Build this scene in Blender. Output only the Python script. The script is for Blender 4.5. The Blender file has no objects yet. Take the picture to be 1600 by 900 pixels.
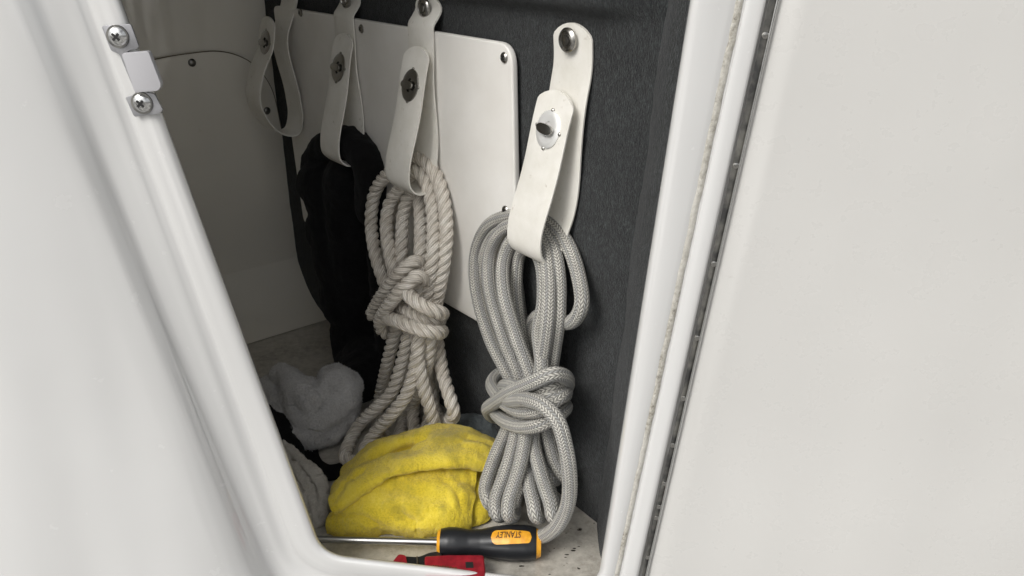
import bpy, bmesh, math, random
import numpy as np
from mathutils import Vector, noise as mnoise
random.seed(7); np.random.seed(7)
R = math.radians
sc = bpy.context.scene
col = sc.collection

# ------------------------------------------------------------------ camera
CAM = np.array([0.0, 0.0, 0.54]); PITCH = R(24.4); FPX = 1250.0
cam_d = bpy.data.cameras.new('camera'); cam = bpy.data.objects.new('camera', cam_d); col.objects.link(cam)
cam.location = CAM; cam.rotation_euler = (math.pi/2 - PITCH, 0, 0)
cam_d.sensor_width = 36.0; cam_d.lens = 36.0*FPX/1600.0
cam_d.clip_start = 0.01; cam_d.clip_end = 500
sc.camera = cam

# ------------------------------------------------------------------ world, sun, exposure
SUN_DIR = Vector((-0.44, -0.54, 0.70)).normalized()       # towards the sun: left, behind the viewer, up
elev = math.asin(SUN_DIR.z); azim = math.atan2(SUN_DIR.x, SUN_DIR.y)
w = bpy.data.worlds.new('World'); sc.world = w; w.use_nodes = True
nt = w.node_tree; nt.nodes.clear()
sky = nt.nodes.new('ShaderNodeTexSky'); sky.sky_type = 'NISHITA'; sky.sun_disc = False
sky.sun_elevation = elev; sky.sun_rotation = azim; sky.dust_density = 4.0; sky.air_density = 1.2
hs = nt.nodes.new('ShaderNodeHueSaturation'); hs.inputs['Saturation'].default_value = 0.12
geo = nt.nodes.new('ShaderNodeTexCoord'); sep = nt.nodes.new('ShaderNodeSeparateXYZ')
mr = nt.nodes.new('ShaderNodeMapRange'); mr.inputs[1].default_value = -0.16; mr.inputs[2].default_value = 0.0
mx = nt.nodes.new('ShaderNodeMix'); mx.data_type = 'RGBA'
mx.inputs[6].default_value = (3.2, 3.12, 2.98, 1)          # pale deck all round below the horizon
bg = nt.nodes.new('ShaderNodeBackground'); bg.inputs[1].default_value = 0.145
wo = nt.nodes.new('ShaderNodeOutputWorld')
cn = nt.nodes.new('ShaderNodeTexNoise'); cn.inputs['Scale'].default_value = 2.4; cn.inputs['Detail'].default_value = 5
cm = nt.nodes.new('ShaderNodeMapRange'); cm.inputs[1].default_value = .35; cm.inputs[2].default_value = .65; cm.inputs[3].default_value = .35; cm.inputs[4].default_value = 1.65
cx = nt.nodes.new('ShaderNodeMix'); cx.data_type = 'RGBA'; cx.blend_type = 'MULTIPLY'; cx.inputs[0].default_value = 1.0
nt.links.new(geo.outputs['Generated'], cn.inputs['Vector']); nt.links.new(cn.outputs[0], cm.inputs[0])
nt.links.new(sky.outputs[0], cx.inputs[6]); nt.links.new(cm.outputs[0], cx.inputs[7])
nt.links.new(cx.outputs[2], hs.inputs['Color']); nt.links.new(geo.outputs['Generated'], sep.inputs[0])
nt.links.new(sep.outputs[2], mr.inputs[0]); nt.links.new(mr.outputs[0], mx.inputs[0])
dx = nt.nodes.new('ShaderNodeMix'); dx.data_type = 'RGBA'; dx.blend_type = 'MULTIPLY'; dx.inputs[0].default_value = 1.0
dx.inputs[6].default_value = (3.2, 3.12, 2.98, 1); nt.links.new(cm.outputs[0], dx.inputs[7]); nt.links.new(dx.outputs[2], mx.inputs[6])
nt.links.new(hs.outputs[0], mx.inputs[7]); nt.links.new(mx.outputs[2], bg.inputs[0]); nt.links.new(bg.outputs[0], wo.inputs[0])
sun_d = bpy.data.lights.new('sun', 'SUN'); sun = bpy.data.objects.new('sun', sun_d); col.objects.link(sun)
sun_d.energy = 1.3; sun_d.angle = R(24); sun_d.color = (1.0, 0.965, 0.91)
sun.rotation_euler = SUN_DIR.to_track_quat('Z', 'Y').to_euler(); sun.location = (-2, -3, 3)
vs = sc.view_settings; vs.view_transform = 'Standard'; vs.look = 'None'; vs.gamma = 1.0; vs.exposure = 0.03
vs.use_curve_mapping = False
sc.cycles.max_bounces = 10; sc.cycles.diffuse_bounces = 7

# ------------------------------------------------------------------ pixel -> point on a known surface
cp, sp_ = math.cos(PITCH), math.sin(PITCH)
def ray(px, py):
    a = px - 800.0; b = 450.0 - py
    return np.array([a, b*sp_ + FPX*cp, b*cp - FPX*sp_])
D1 = np.array([-0.6248, 0.7808, 0.0])      # horizontal direction of the carpeted side wall, front to back
NW = np.array([0.7808, 0.6248, 0.0])       # out of the locker through that wall
CW = 0.458
UP = np.array([0, 0, 1.0])
def onW(px, py, off=0.0, zmin=None):        # off = metres in front of the side wall
    d = ray(px, py); t = (CW - off)/NW.dot(d); P = CAM + t*d
    if zmin is not None and P[2] < zmin: P = onZ(px, py, zmin)
    return P
def onY(px, py, y):
    d = ray(px, py); return CAM + d*(y/d[1])
def onZ(px, py, z):
    d = ray(px, py); return CAM + d*((z - CAM[2])/d[2])
CORNER = onW(437, 200, 0.0); CB = D1.dot(CORNER)
def onB(px, py, off=0.0):
    d = ray(px, py); t = (CB - off - D1.dot(CAM))/D1.dot(d); return CAM + t*d
def wcoord(s, off, z):                       # s along wall from W origin
    return NW*(CW - off) + D1*s + UP*z
def sof(P): return float(D1.dot(P))

# ------------------------------------------------------------------ mesh helpers
def link(name, me, mat=None, parent=None, smooth=True):
    if mat is not None: me.materials.append(mat)
    if smooth: me.polygons.foreach_set('use_smooth', [True]*len(me.polygons))
    o = bpy.data.objects.new(name, me); col.objects.link(o)
    if parent is not None: o.parent = parent
    return o
def mesh(name, verts, faces, mat=None, parent=None, smooth=True, uv=None):
    me = bpy.data.meshes.new(name)
    me.from_pydata([tuple(map(float, v)) for v in verts], [], [tuple(map(int, f)) for f in faces])
    if uv is not None:
        l = me.uv_layers.new(name='UVMap'); vi = np.zeros(len(me.loops), int); me.loops.foreach_get('vertex_index', vi)
        l.data.foreach_set('uv', np.asarray(uv, float)[vi].ravel())
    me.update()
    return link(name, me, mat, parent, smooth)
def tag(o, label, cat, group=None):
    o['label'] = label; o['category'] = cat
    if group: o['group'] = group
    return o
def struct(o): o['kind'] = 'structure'; return o
def thing(name, label, cat, group=None, loc=(0, 0, 0)):
    o = bpy.data.objects.new(name, None); col.objects.link(o); o.empty_display_size = 0.02
    return tag(o, label, cat, group)
def nrm(v): return v/np.linalg.norm(v)
def catmull(pts, step=None, n=None, closed=False):
    P = np.asarray(pts, float)
    if closed: Q = np.vstack([P[-1], P, P[0], P[1]])
    else: Q = np.vstack([2*P[0]-P[1], P, 2*P[-1]-P[-2]])
    out = []
    for i in range(1, len(Q)-2):
        p0, p1, p2, p3 = Q[i-1], Q[i], Q[i+1], Q[i+2]
        # centripetal
        t0 = 0; t1 = t0 + max(1e-6, np.linalg.norm(p1-p0)**.5); t2 = t1 + max(1e-6, np.linalg.norm(p2-p1)**.5); t3 = t2 + max(1e-6, np.linalg.norm(p3-p2)**.5)
        for t in np.linspace(t1, t2, 14, endpoint=False):
            A1 = (t1-t)/(t1-t0)*p0 + (t-t0)/(t1-t0)*p1; A2 = (t2-t)/(t2-t1)*p1 + (t-t1)/(t2-t1)*p2
            A3 = (t3-t)/(t3-t2)*p2 + (t-t2)/(t3-t2)*p3
            B1 = (t2-t)/(t2-t0)*A1 + (t-t0)/(t2-t0)*A2; B2 = (t3-t)/(t3-t1)*A2 + (t-t1)/(t3-t1)*A3
            out.append((t2-t)/(t2-t1)*B1 + (t-t1)/(t2-t1)*B2)
    if not closed: out.append(Q[-2])
    out = np.array(out)
    L = np.r_[0, np.cumsum(np.linalg.norm(np.diff(out, axis=0), axis=1))]
    if n is None: n = max(3, int(L[-1]/step)+1)
    s = np.linspace(0, L[-1], n)
    return np.stack([np.interp(s, L, out[:, k]) for k in range(out.shape[1])], 1)
def frames(path):
    T = np.gradient(path, axis=0); T /= np.linalg.norm(T, axis=1)[:, None]
    up = np.array([0.3, -0.9, 0.2]); n0 = nrm(up - T[0]*up.dot(T[0])); N = [n0]
    for i in range(1, len(T)):
        v = N[-1] - T[i]*N[-1].dot(T[i]); N.append(nrm(v))
    N = np.array(N); return T, N, np.cross(T, N)
def tube_geo(path, rad, ns=14, cap=True, base=0):
    T, N, B = frames(path); n = len(path); rad = np.broadcast_to(rad, (n,))
    seg = np.r_[0, np.cumsum(np.linalg.norm(np.diff(path, axis=0), axis=1))]
    V = []; UV = []; F = []
    for i in range(n):
        for j in range(ns+1):
            a = 2*math.pi*j/ns
            V.append(path[i] + rad[i]*(math.cos(a)*N[i] + math.sin(a)*B[i])); UV.append((seg[i], j/ns))
    for i in range(n-1):
        for j in range(ns):
            a = base+i*(ns+1)+j; F.append((a, a+1, a+ns+2, a+ns+1))
    if cap:
        F.append(tuple(base+j for j in range(ns))[::-1]); F.append(tuple(base+(n-1)*(ns+1)+j for j in range(ns)))
    return V, F, UV
def tube(name, path, rad, mat, parent=None, ns=14):
    V, F, UV = tube_geo(path, rad, ns); return mesh(name, V, F, mat, parent, True, UV)
def laid_rope(name, path, D, mat, parent, phase=0.0, pitch=1.95, ns=9):
    """three strands twisted round each other"""
    T, N, B = frames(path); seg = np.r_[0, np.cumsum(np.linalg.norm(np.diff(path, axis=0), axis=1))]
    rs = D*0.247; rc = D*0.5 - rs; V = []; F = []; UV = []
    for k in range(3):
        ang = phase + 2*math.pi*k/3 + 2*math.pi*seg/(pitch*D)
        sp = path + rc*(np.cos(ang)[:, None]*N + np.sin(ang)[:, None]*B)
        v, f, u = tube_geo(sp, rs, ns, True, len(V)); V += v; F += f; UV += u
    return mesh(name, V, F, mat, parent, True, UV)
def lathe_geo(prof, origin, axis, ref, ns=24, base=0):
    """prof: list of (t along axis, radius)"""
    axis = nrm(axis); e1 = nrm(ref - axis*ref.dot(axis)); e2 = np.cross(axis, e1); V = []; F = []
    for t, r in prof:
        for j in range(ns):
            a = 2*math.pi*j/ns; V.append(origin + axis*t + r*(math.cos(a)*e1 + math.sin(a)*e2))
    for i in range(len(prof)-1):
        for j in range(ns):
            a = base+i*ns+j; b = base+i*ns+(j+1) % ns; F.append((a, b, b+ns, a+ns))
    F.append(tuple(base+j for j in range(ns))[::-1]); F.append(tuple(base+(len(prof)-1)*ns+j for j in range(ns)))
    return V, F
def lathe(name, prof, origin, axis, ref, mat, parent=None, ns=24, bev=True):
    V, F = lathe_geo(prof, origin, axis, ref, ns); o = mesh(name, V, F, mat, parent)
    sharp(o); return o
def sharp(o, ang=35):
    me = o.data; bm = bmesh.new(); bm.from_mesh(me); bmesh.ops.recalc_face_normals(bm, faces=bm.faces)
    for e in bm.edges:
        e.smooth = not (len(e.link_faces) == 2 and e.calc_face_angle(0) > R(ang))
    bm.to_mesh(me); bm.free()
def prism(name, poly, ext, mat, parent=None, bevel=0.0, seg=2):
    """poly: list of 3-D points (planar), ext: extrusion vector"""
    poly = [np.asarray(p, float) for p in poly]; n = len(poly)
    V = poly + [p+ext for p in poly]
    F = [tuple(range(n))[::-1], tuple(range(n, 2*n))] + [(i, (i+1) % n, n+(i+1) % n, n+i) for i in range(n)]
    o = mesh(name, V, F, mat, parent)
    bm = bmesh.new(); bm.from_mesh(o.data); bmesh.ops.recalc_face_normals(bm, faces=bm.faces)
    if bevel: 
        es = [e for e in bm.edges if e.calc_face_angle(0) > R(30)]
        bmesh.ops.bevel(bm, geom=es, offset=bevel, segments=seg, profile=0.6, affect='EDGES', clamp_overlap=True)
    for e in bm.edges: e.smooth = not (len(e.link_faces) == 2 and e.calc_face_angle(0) > R(40))
    bm.to_mesh(o.data); bm.free(); return o
def rounded(poly2, rad, seg=6):
    """round the corners of a polygon given as array of points (any dimension)"""
    P = [np.asarray(p, float) for p in poly2]; out = []
    for i, p in enumerate(P):
        a = P[i-1]; b = P[(i+1) % len(P)]; r = rad[i] if hasattr(rad, '__len__') else rad
        if r <= 0: out.append(p); continue
        u = a-p; v = b-p; lu = np.linalg.norm(u); lv = np.linalg.norm(v); d = min(r, lu*.45, lv*.45)
        p0 = p+u/lu*d; p1 = p+v/lv*d
        for k in range(seg+1):
            t = k/seg; out.append((1-t)**2*p0 + 2*t*(1-t)*p + t*t*p1)
    return out
def fb(p, s=1.0, o=4): return mnoise.fractal(Vector(p)*s, 0.9, 2.0, o)
def evaluated(o):
    bpy.context.view_layer.update()
    dg = bpy.context.evaluated_depsgraph_get(); return bpy.data.meshes.new_from_object(o.evaluated_get(dg))
def soft_body(name, chains, mat, parent=None, voxel=0.003, smooth=4, disp=(), extra=None):
    """fuse fat chains [(points, radii)] into one soft lumpy skin"""
    V = []; F = []
    for pts, rad in chains:
        pts = np.asarray(pts, float); rr = np.asarray(rad, float)
        full = catmull(np.c_[pts, rr], step=min(rr.min()*0.5, .01))
        full[:, 3] = np.maximum(full[:, 3], .001)
        T = np.gradient(full[:, :3], axis=0); T /= np.linalg.norm(T, axis=1)[:, None]
        # rounded ends
        p, r = full[:, :3], full[:, 3]; pre = []; post = []
        for a in (0.98, 0.85, 0.6, 0.3):
            pre.append((p[0]-T[0]*r[0]*a, r[0]*math.sqrt(1-a*a)))
        for a in (0.3, 0.6, 0.85, 0.98):
            post.append((p[-1]+T[-1]*r[-1]*a, r[-1]*math.sqrt(1-a*a)))
        pp = np.array([q[0] for q in pre] + list(p) + [q[0] for q in post]); rr = np.array([q[1] for q in pre] + list(r) + [q[1] for q in post])
        ns = 16; T, N, B = frames(pp); b = len(V)
        for i in range(len(pp)):
            for j in range(ns):
                a = 2*math.pi*j/ns; V.append(pp[i] + rr[i]*(math.cos(a)*N[i] + math.sin(a)*B[i]))
        for i in range(len(pp)-1):
            for j in range(ns):
                F.append((b+i*ns+j, b+i*ns+(j+1) % ns, b+(i+1)*ns+(j+1) % ns, b+(i+1)*ns+j))
        F.append(tuple(b+j for j in range(ns))[::-1]); F.append(tuple(b+(len(pp)-1)*ns+j for j in range(ns)))
    o = mesh(name+'_tmp', V, F)
    m = o.modifiers.new('r', 'REMESH'); m.mode = 'VOXEL'; m.voxel_size = voxel
    m = o.modifiers.new('s', 'SMOOTH'); m.iterations = smooth; m.factor = 0.5
    me = evaluated(o); bpy.data.objects.remove(o); me.name = name
    displace(me, disp, extra); return link(name, me, mat, parent)
def displace(me, disp, extra=None):
    n = len(me.vertices); co = np.zeros(n*3); no = np.zeros(n*3)
    me.vertices.foreach_get('co', co); me.vertices.foreach_get('normal', no); co = co.reshape(-1, 3); no = no.reshape(-1, 3)
    d = np.zeros(n)
    for sc_, amp, ridged in disp:
        for i in range(n):
            v = mnoise.noise(Vector(co[i])*sc_ + Vector((sc_, 3.1, 7.7)))
            d[i] += amp*((1-2*abs(v)) if ridged else v)
    co = co + no*d[:, None]
    if extra is not None: co = extra(co, no)
    me.vertices.foreach_set('co', co.ravel()); me.update()

def pile(o, n, length, width, m, seed):
    """short fibres standing on a cloth"""
    rs = np.random.RandomState(seed); me = o.data; me.calc_loop_triangles()
    tri = np.array([t.vertices for t in me.loop_triangles]); co = np.zeros(len(me.vertices)*3); me.vertices.foreach_get('co', co); co = co.reshape(-1, 3)
    a, b_, c_ = co[tri[:, 0]], co[tri[:, 1]], co[tri[:, 2]]; cr = np.cross(b_-a, c_-a); ar = np.linalg.norm(cr, axis=1)
    k = rs.choice(len(tri), n, p=ar/ar.sum()); u, v = rs.rand(n), rs.rand(n); f = u+v > 1; u[f], v[f] = 1-u[f], 1-v[f]
    P = a[k] + (b_-a)[k]*u[:, None] + (c_-a)[k]*v[:, None]; N = cr[k]/np.maximum(ar[k], 1e-12)[:, None]
    N = N*np.sign(N.dot(np.array([0, -.5, 1.])))[:, None] if o.name.startswith('yellow') else N
    d = N + rs.normal(0, .55, (n, 3)); d /= np.linalg.norm(d, axis=1)[:, None]
    s_ = np.cross(d, rs.normal(0, 1, (n, 3))); s_ /= np.linalg.norm(s_, axis=1)[:, None]
    ln = length*(.5+rs.rand(n))[:, None]
    V = np.empty((n, 3, 3)); V[:, 0] = P - s_*width - N*.0003; V[:, 1] = P + s_*width - N*.0003; V[:, 2] = P + d*ln
    pm = bpy.data.meshes.new('pile'); pm.from_pydata(V.reshape(-1, 3).tolist(), [], np.arange(n*3).reshape(-1, 3).tolist())
    q = link('pile', pm, m, o, False); q['kind'] = 'stuff'; return q

# ------------------------------------------------------------------ materials
def mat(name, base, rough=0.5, metal=0.0, spec=0.5, coat=0.0, sheen=0.0):
    m = bpy.data.materials.new(name); m.use_nodes = True; p = m.node_tree.nodes['Principled BSDF']
    p.inputs['Base Color'].default_value = (*base, 1); p.inputs['Roughness'].default_value = rough
    p.inputs['Metallic'].default_value = metal; p.inputs['Specular IOR Level'].default_value = spec
    p.inputs['Coat Weight'].default_value = coat; p.inputs['Sheen Weight'].default_value = sheen
    return m
class NB:
    def __init__(s, m): s.t = m.node_tree; s.p = s.t.nodes['Principled BSDF']; s.m = m
    def n(s, k, **kw):
        x = s.t.nodes.new(k)
        for a, b in kw.items():
            if hasattr(x, a): setattr(x, a, b)
            else: x.inputs[a.replace('_', ' ')].default_value = b
        return x
    def l(s, a, b): s.t.links.new(a, b)
    def coord(s, which='Object'): return s.n('ShaderNodeTexCoord').outputs[which]
    def noise(s, scale, detail=4, rough=.55, vec=None, stretch=None):
        x = s.n('ShaderNodeTexNoise'); x.inputs['Scale'].default_value = scale; x.inputs['Detail'].default_value = detail; x.inputs['Roughness'].default_value = rough
        v = vec or s.coord()
        if stretch:
            mp = s.n('ShaderNodeMapping'); mp.inputs['Scale'].default_value = stretch; s.l(v, mp.inputs[0]); v = mp.outputs[0]
        s.l(v, x.inputs['Vector']); return x.outputs[0]
    def ramp(s, fac, stops):
        r = s.n('ShaderNodeValToRGB'); e = r.color_ramp.elements
        while len(e) < len(stops): e.new(.5)
        for el, (p, c) in zip(e, stops):
            el.position = p; el.color = (*c, 1) if len(c) == 3 else c
        s.l(fac, r.inputs[0]); return r.outputs[0]
    def math(s, op, a, b=None, c=None):
        x = s.n('ShaderNodeMath', operation=op)
        for i, v in enumerate((a, b, c)):
            if v is None: continue
            if isinstance(v, (int, float)): x.inputs[i].default_value = v
            else: s.l(v, x.inputs[i])
        return x.outputs[0]
    def mix(s, fac, a, b, mode='MIX'):
        x = s.n('ShaderNodeMix'); x.data_type = 'RGBA'; x.blend_type = mode
        for i, v in ((0, fac), (6, a), (7, b)):
            if isinstance(v, (int, float)): x.inputs[i].default_value = v
            elif isinstance(v, tuple): x.inputs[i].default_value = (*v, 1)
            else: s.l(v, x.inputs[i])
        return x.outputs[2]
    def bump(s, h, strength=.3, dist=.001, prev=None):
        b = s.n('ShaderNodeBump'); b.inputs['Strength'].default_value = strength; b.inputs['Distance'].default_value = dist
        s.l(h, b.inputs['Height'])
        if prev: s.l(prev, b.inputs['Normal'])
        return b.outputs[0]
    def set(s, k, v): s.l(v, s.p.inputs[k])

def gelcoat(name, base, rough, wav=.25, speck=True, coat=.6):
    m = mat(name, base, rough, coat=coat); m.node_tree.nodes['Principled BSDF'].inputs['Coat Roughness'].default_value = .05; m.node_tree.nodes['Principled BSDF'].inputs['Coat IOR'].default_value = 1.9
    b = NB(m); c = tuple(base)
    n1 = b.noise(6, 4); n2 = b.noise(55, 5, .6); n3 = b.noise(230, 3)
    colr = b.mix(b.ramp(n1, [(.35, (0, 0, 0)), (.7, (1, 1, 1))]), tuple(x*.965 for x in c), c)
    if speck:
        f = b.ramp(n2, [(.66, (0, 0, 0)), (.8, (.35, .35, .35))]); colr = b.mix(f, colr, (c[0]*.72, c[1]*.69, c[2]*.62))
        f2 = b.ramp(n3, [(.74, (0, 0, 0)), (.80, (.6, .6, .6))]); colr = b.mix(f2, colr, (c[0]*.62, c[1]*.58, c[2]*.5))
    if not speck:
        n4 = b.noise(34, 6, .72); n5 = b.noise(7, 2)
        f = b.math('MULTIPLY', b.ramp(n4, [(.69, (0, 0, 0)), (.77, (.5, .5, .5))]), b.ramp(n5, [(.5, (0, 0, 0)), (.62, (1, 1, 1))]))
        colr = b.mix(f, colr, (.24, .215, .175))
        mp = b.n('ShaderNodeMapping'); mp.inputs['Rotation'].default_value = (0, .5, 0); b.l(b.coord(), mp.inputs[0])
        n6 = b.noise(20, 3, .6, vec=mp.outputs[0], stretch=(16, 16, .5)); f6 = b.math('MULTIPLY', b.ramp(n6, [(.70, (0, 0, 0)), (.76, (.08, .08, .08))]), b.ramp(b.noise(5, 2), [(.52, (0, 0, 0)), (.66, (1, 1, 1))]))
    b.set('Base Color', colr)
    b.set('Roughness', b.math('ADD', b.math('MULTIPLY', n2, .08), rough-.04))
    w1 = b.noise(7, 0, .0, stretch=(2.4, 2.4, .22)); h = b.bump(w1, wav, .010); h = b.bump(n3, .02, .0004, h); b.set('Normal', h)
    return m
M = {}
M['gel'] = gelcoat('gelcoat_white', (.645, .642, .63), .26, .75, speck=False, coat=1.0)
M['door'] = gelcoat('gelcoat_door', (.565, .557, .535), .28, .35, speck=False)
M['liner'] = gelcoat('gelcoat_liner', (.84, .805, .72), .42, .3)
M['floorgel'] = gelcoat('gelcoat_floor', (.60, .57, .505), .40, .3)
b = NB(M['floorgel']); old = b.p.inputs['Base Color'].links[0].from_socket
d1 = b.noise(16, 6, .7); d2 = b.noise(120, 5, .75)
df = b.math('MULTIPLY', b.ramp(d1, [(.30, (.25, .25, .25)), (.62, (1, 1, 1))]), b.ramp(d2, [(.30, (.2, .2, .2)), (.62, (1, 1, 1))]))
b.set('Base Color', b.mix(df, old, (.27, .25, .215)))
M['board'] = mat('white_board', (.68, .665, .63), .38); b = NB(M['board'])
n1 = b.noise(18, 5); b.set('Base Color', b.mix(b.ramp(n1, [(.35, (0, 0, 0)), (.75, (1, 1, 1))]), (.72, .70, .66), (.80, .785, .75)))
b.set('Normal', b.bump(b.noise(700, 2), .12, .0004))
M['vinyl'] = mat('white_vinyl', (.74, .725, .67), .45); b = NB(M['vinyl'])
n1 = b.noise(40, 5, .65); n2 = b.noise(130, 4)
c = b.mix(b.ramp(n1, [(.4, (0, 0, 0)), (.8, (1, 1, 1))]), (.74, .722, .672), (.64, .62, .555))
c = b.mix(b.ramp(n2, [(.64, (0, 0, 0)), (.76, (.6, .6, .6))]), c, (.40, .35, .28)); b.set('Base Color', c)
b.set('Normal', b.bump(b.noise(900, 3), .25, .0005))
# carpet: short needle-felt pile
M['carpet'] = mat('grey_carpet', (.05, .055, .06), .95, spec=.1, sheen=.15); b = NB(M['carpet'])
f1 = b.noise(170, 6, .85); f2 = b.noise(900, 2, .8, stretch=(1, 1, .35)); f3 = b.noise(26, 6, .7)
h = b.math('ADD', b.math('MULTIPLY', f1, .6), b.math('MULTIPLY', f2, .4))
c = b.ramp(h, [(.34, (.003, .0036, .0039)), (.5, (.0105, .0123, .0129)), (.62, (.028, .0318, .0325)), (.74, (.085, .092, .093))])
c = b.mix(b.ramp(f3, [(.3, (.0, .0, .0)), (.7, (.5, .5, .5))]), c, b.mix(1.0, c, (2.3, 2.3, 2.3), 'MULTIPLY'))
b.set('Base Color', c); b.set('Normal', b.bump(h, 1.0, .0035))
# metals
M['steel'] = mat('stainless', (.62, .62, .61), .22, 1.0); b = NB(M['steel']); b.set('Roughness', b.math('ADD', b.math('MULTIPLY', b.noise(260, 3), .25), .08))
M['chrome'] = mat('nickel', (.74, .73, .70), .14, 1.0)
M['shaft'] = mat('dull_chrome', (.42, .42, .41), .34, 1.0)
M['plate'] = mat('nickel_plate', (.88, .88, .86), .40, .5)
M['tarnish'] = mat('tarnished_nickel', (.36, .35, .33), .26, 1.0)
M['darkmetal'] = mat('dark_metal', (.10, .10, .10), .38, 1.0); b = NB(M['darkmetal'])  # dark reflection of the polished hinge leaf is put into this base colour
b.set('Base Color', b.ramp(b.noise(90, 4), [(.35, (.13, .13, .13)), (.7, (.38, .37, .34))]))
M['blackhole'] = mat('black_recess', (.012, .012, .012), .6)
M['zinc'] = mat('zinc_plate', (.62, .62, .63), .42, .75); b = NB(M['zinc'])
b.set('Base Color', b.ramp(b.noise(120, 5), [(.3, (.28, .28, .29)), (.7, (.46, .46, .475))]))
M['strikeplastic'] = mat('white_plastic', (.42, .415, .43), .35)
# grime in the seam
M['grime'] = mat('grimy_sealant', (.4, .37, .3), .7); b = NB(M['grime'])
g1 = b.noise(260, 5, .75); g2 = b.noise(22, 3)
c = b.ramp(g1, [(.34, (.16, .145, .12)), (.45, (.36, .34, .29)), (.6, (.50, .48, .43)), (.75, (.58, .565, .53))])
b.set('Base Color', b.mix(b.ramp(g2, [(.35, (0, 0, 0)), (.65, (.85, .85, .85))]), c, (.54, .525, .48))); b.set('Normal', b.bump(g1, .8, .0015))
# laid rope: yarn lines run along each strand
M['laid'] = mat('cream_laid_nylon', (.58, .53, .46), .42, spec=.5, sheen=.1); b = NB(M['laid'])
uvs = b.n('ShaderNodeSeparateXYZ'); b.l(b.coord('UV'), uvs.inputs[0])
yl = b.math('SINE', b.math('ADD', b.math('MULTIPLY', uvs.outputs[1], 2*math.pi*9), b.math('MULTIPLY', uvs.outputs[0], -520)))
n1 = b.noise(70, 5, .7); n2 = b.noise(900, 3, .8)
h = b.math('ADD', b.math('MULTIPLY', yl, .5), n2)
c = b.ramp(n1, [(.3, (.54, .485, .41)), (.55, (.76, .715, .64)), (.75, (.88, .85, .79))])
c = b.mix(b.ramp(yl, [(0, (.45, .45, .45)), (.5, (0, 0, 0))]), c, (.36, .32, .27)); b.set('Base Color', c)
b.set('Normal', b.bump(h, .6, .0008))
# braided rope: columns of slanted picks
M['braid'] = mat('grey_braid', (.45, .44, .41), .6, spec=.3, sheen=.15); b = NB(M['braid'])
uvs = b.n('ShaderNodeSeparateXYZ'); b.l(b.coord('UV'), uvs.inputs[0])
NCOL = 16
vv = b.math('MULTIPLY', uvs.outputs[1], NCOL); vf = b.math('FRACT', vv); vi = b.math('FLOOR', vv)
par = b.math('MULTIPLY', b.math('SUBTRACT', b.math('MODULO', vi, 2), .5), 2)      # -1 / +1
uu = b.math('MULTIPLY', uvs.outputs[0], 1/.0028)
ph = b.math('ADD', uu, b.math('MULTIPLY', b.math('MULTIPLY', vf, par), .9))
st = b.math('SINE', b.math('MULTIPLY', ph, 2*math.pi))
cl = b.math('SINE', b.math('MULTIPLY', vf, math.pi))
h = b.math('MULTIPLY', b.math('ADD', b.math('MULTIPLY', st, .5), .5), b.math('POWER', cl, .6))
n1 = b.noise(45, 5, .65); n2 = b.noise(1200, 2, .8)
lite = b.ramp(n1, [(.3, (.46, .445, .40)), (.7, (.67, .65, .59))])
third = b.math('MODULO', vi, 3)
lite = b.mix(b.math('LESS_THAN', third, .5), lite, (.36, .36, .35))
c = b.mix(b.ramp(h, [(.05, (1, 1, 1)), (.5, (0, 0, 0))]), lite, (.17, .165, .15)); b.set('Base Color', c)
b.set('Normal', b.bump(b.math('ADD', h, b.math('MULTIPLY', n2, .35)), .8, .0011))
def cloth_mat(name, stops, scale=600, bump=.9, dist=.002, sheen=.4, stain=None):
    m = mat(name, stops[0][1], .95, spec=.1, sheen=sheen); b = NB(m)
    f = b.noise(scale, 4, .8); g = b.noise(30, 5, .65)
    c = b.ramp(b.math('ADD', b.math('MULTIPLY', f, .55), b.math('MULTIPLY', g, .45)), stops)
    if stain:
        s1 = b.noise(24, 4, .6); c = b.mix(b.ramp(s1, [(.56, (0, 0, 0)), (.72, (.62, .62, .62))]), c, stain)
    b.set('Base Color', c); b.set('Normal', b.bump(f, bump, dist)); return m
M['yellow'] = cloth_mat('yellow_microfibre', [(.34, (.48, .35, .018)), (.5, (.77, .595, .036)), (.66, (.88, .71, .10))], 520, .9, .0022, .3, (.20, .16, .03))
M['towel'] = cloth_mat('white_terry', [(.34, (.40, .39, .385)), (.5, (.58, .57, .56)), (.66, (.74, .73, .72))], 420, 1.0, .003, .3)
M['rag'] = cloth_mat('off_white_rag', [(.34, (.45, .42, .36)), (.5, (.60, .57, .51)), (.66, (.74, .71, .66))], 420, .9, .002, .3)
M['fleece'] = cloth_mat('black_fleece', [(.34, (.004, .004, .0042)), (.5, (.007, .007, .0075)), (.7, (.013, .013, .014))], 500, .8, .0015, .05)
M['webbing'] = cloth_mat('black_webbing', [(.3, (.004, .004, .004)), (.7, (.010, .010, .010))], 800, .6, .0008, .0)
M['paleblue'] = cloth_mat('pale_grey_rag', [(.34, (.07, .08, .085)), (.6, (.16, .18, .185))], 600, .8, .0015, .1)
M['blackgrip'] = mat('black_rubber', (.011, .012, .014), .38, spec=.45); b = NB(M['blackgrip'])
b.set('Roughness', b.math('ADD', b.math('MULTIPLY', b.noise(160, 4), .3), .24)); b.set('Normal', b.bump(b.noise(800, 2), .15, .0004))
M['yplastic'] = mat('amber_plastic', (.78, .36, .022), .35); b = NB(M['yplastic'])
b.set('Base Color', b.ramp(b.noise(160, 4), [(.35, (.62, .27, .015)), (.65, (.80, .40, .03))]))
M['print'] = mat('dark_print', (.09, .04, .012), .5)
M['red'] = mat('red_plastic', (.42, .014, .022), .38); b = NB(M['red'])
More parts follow.
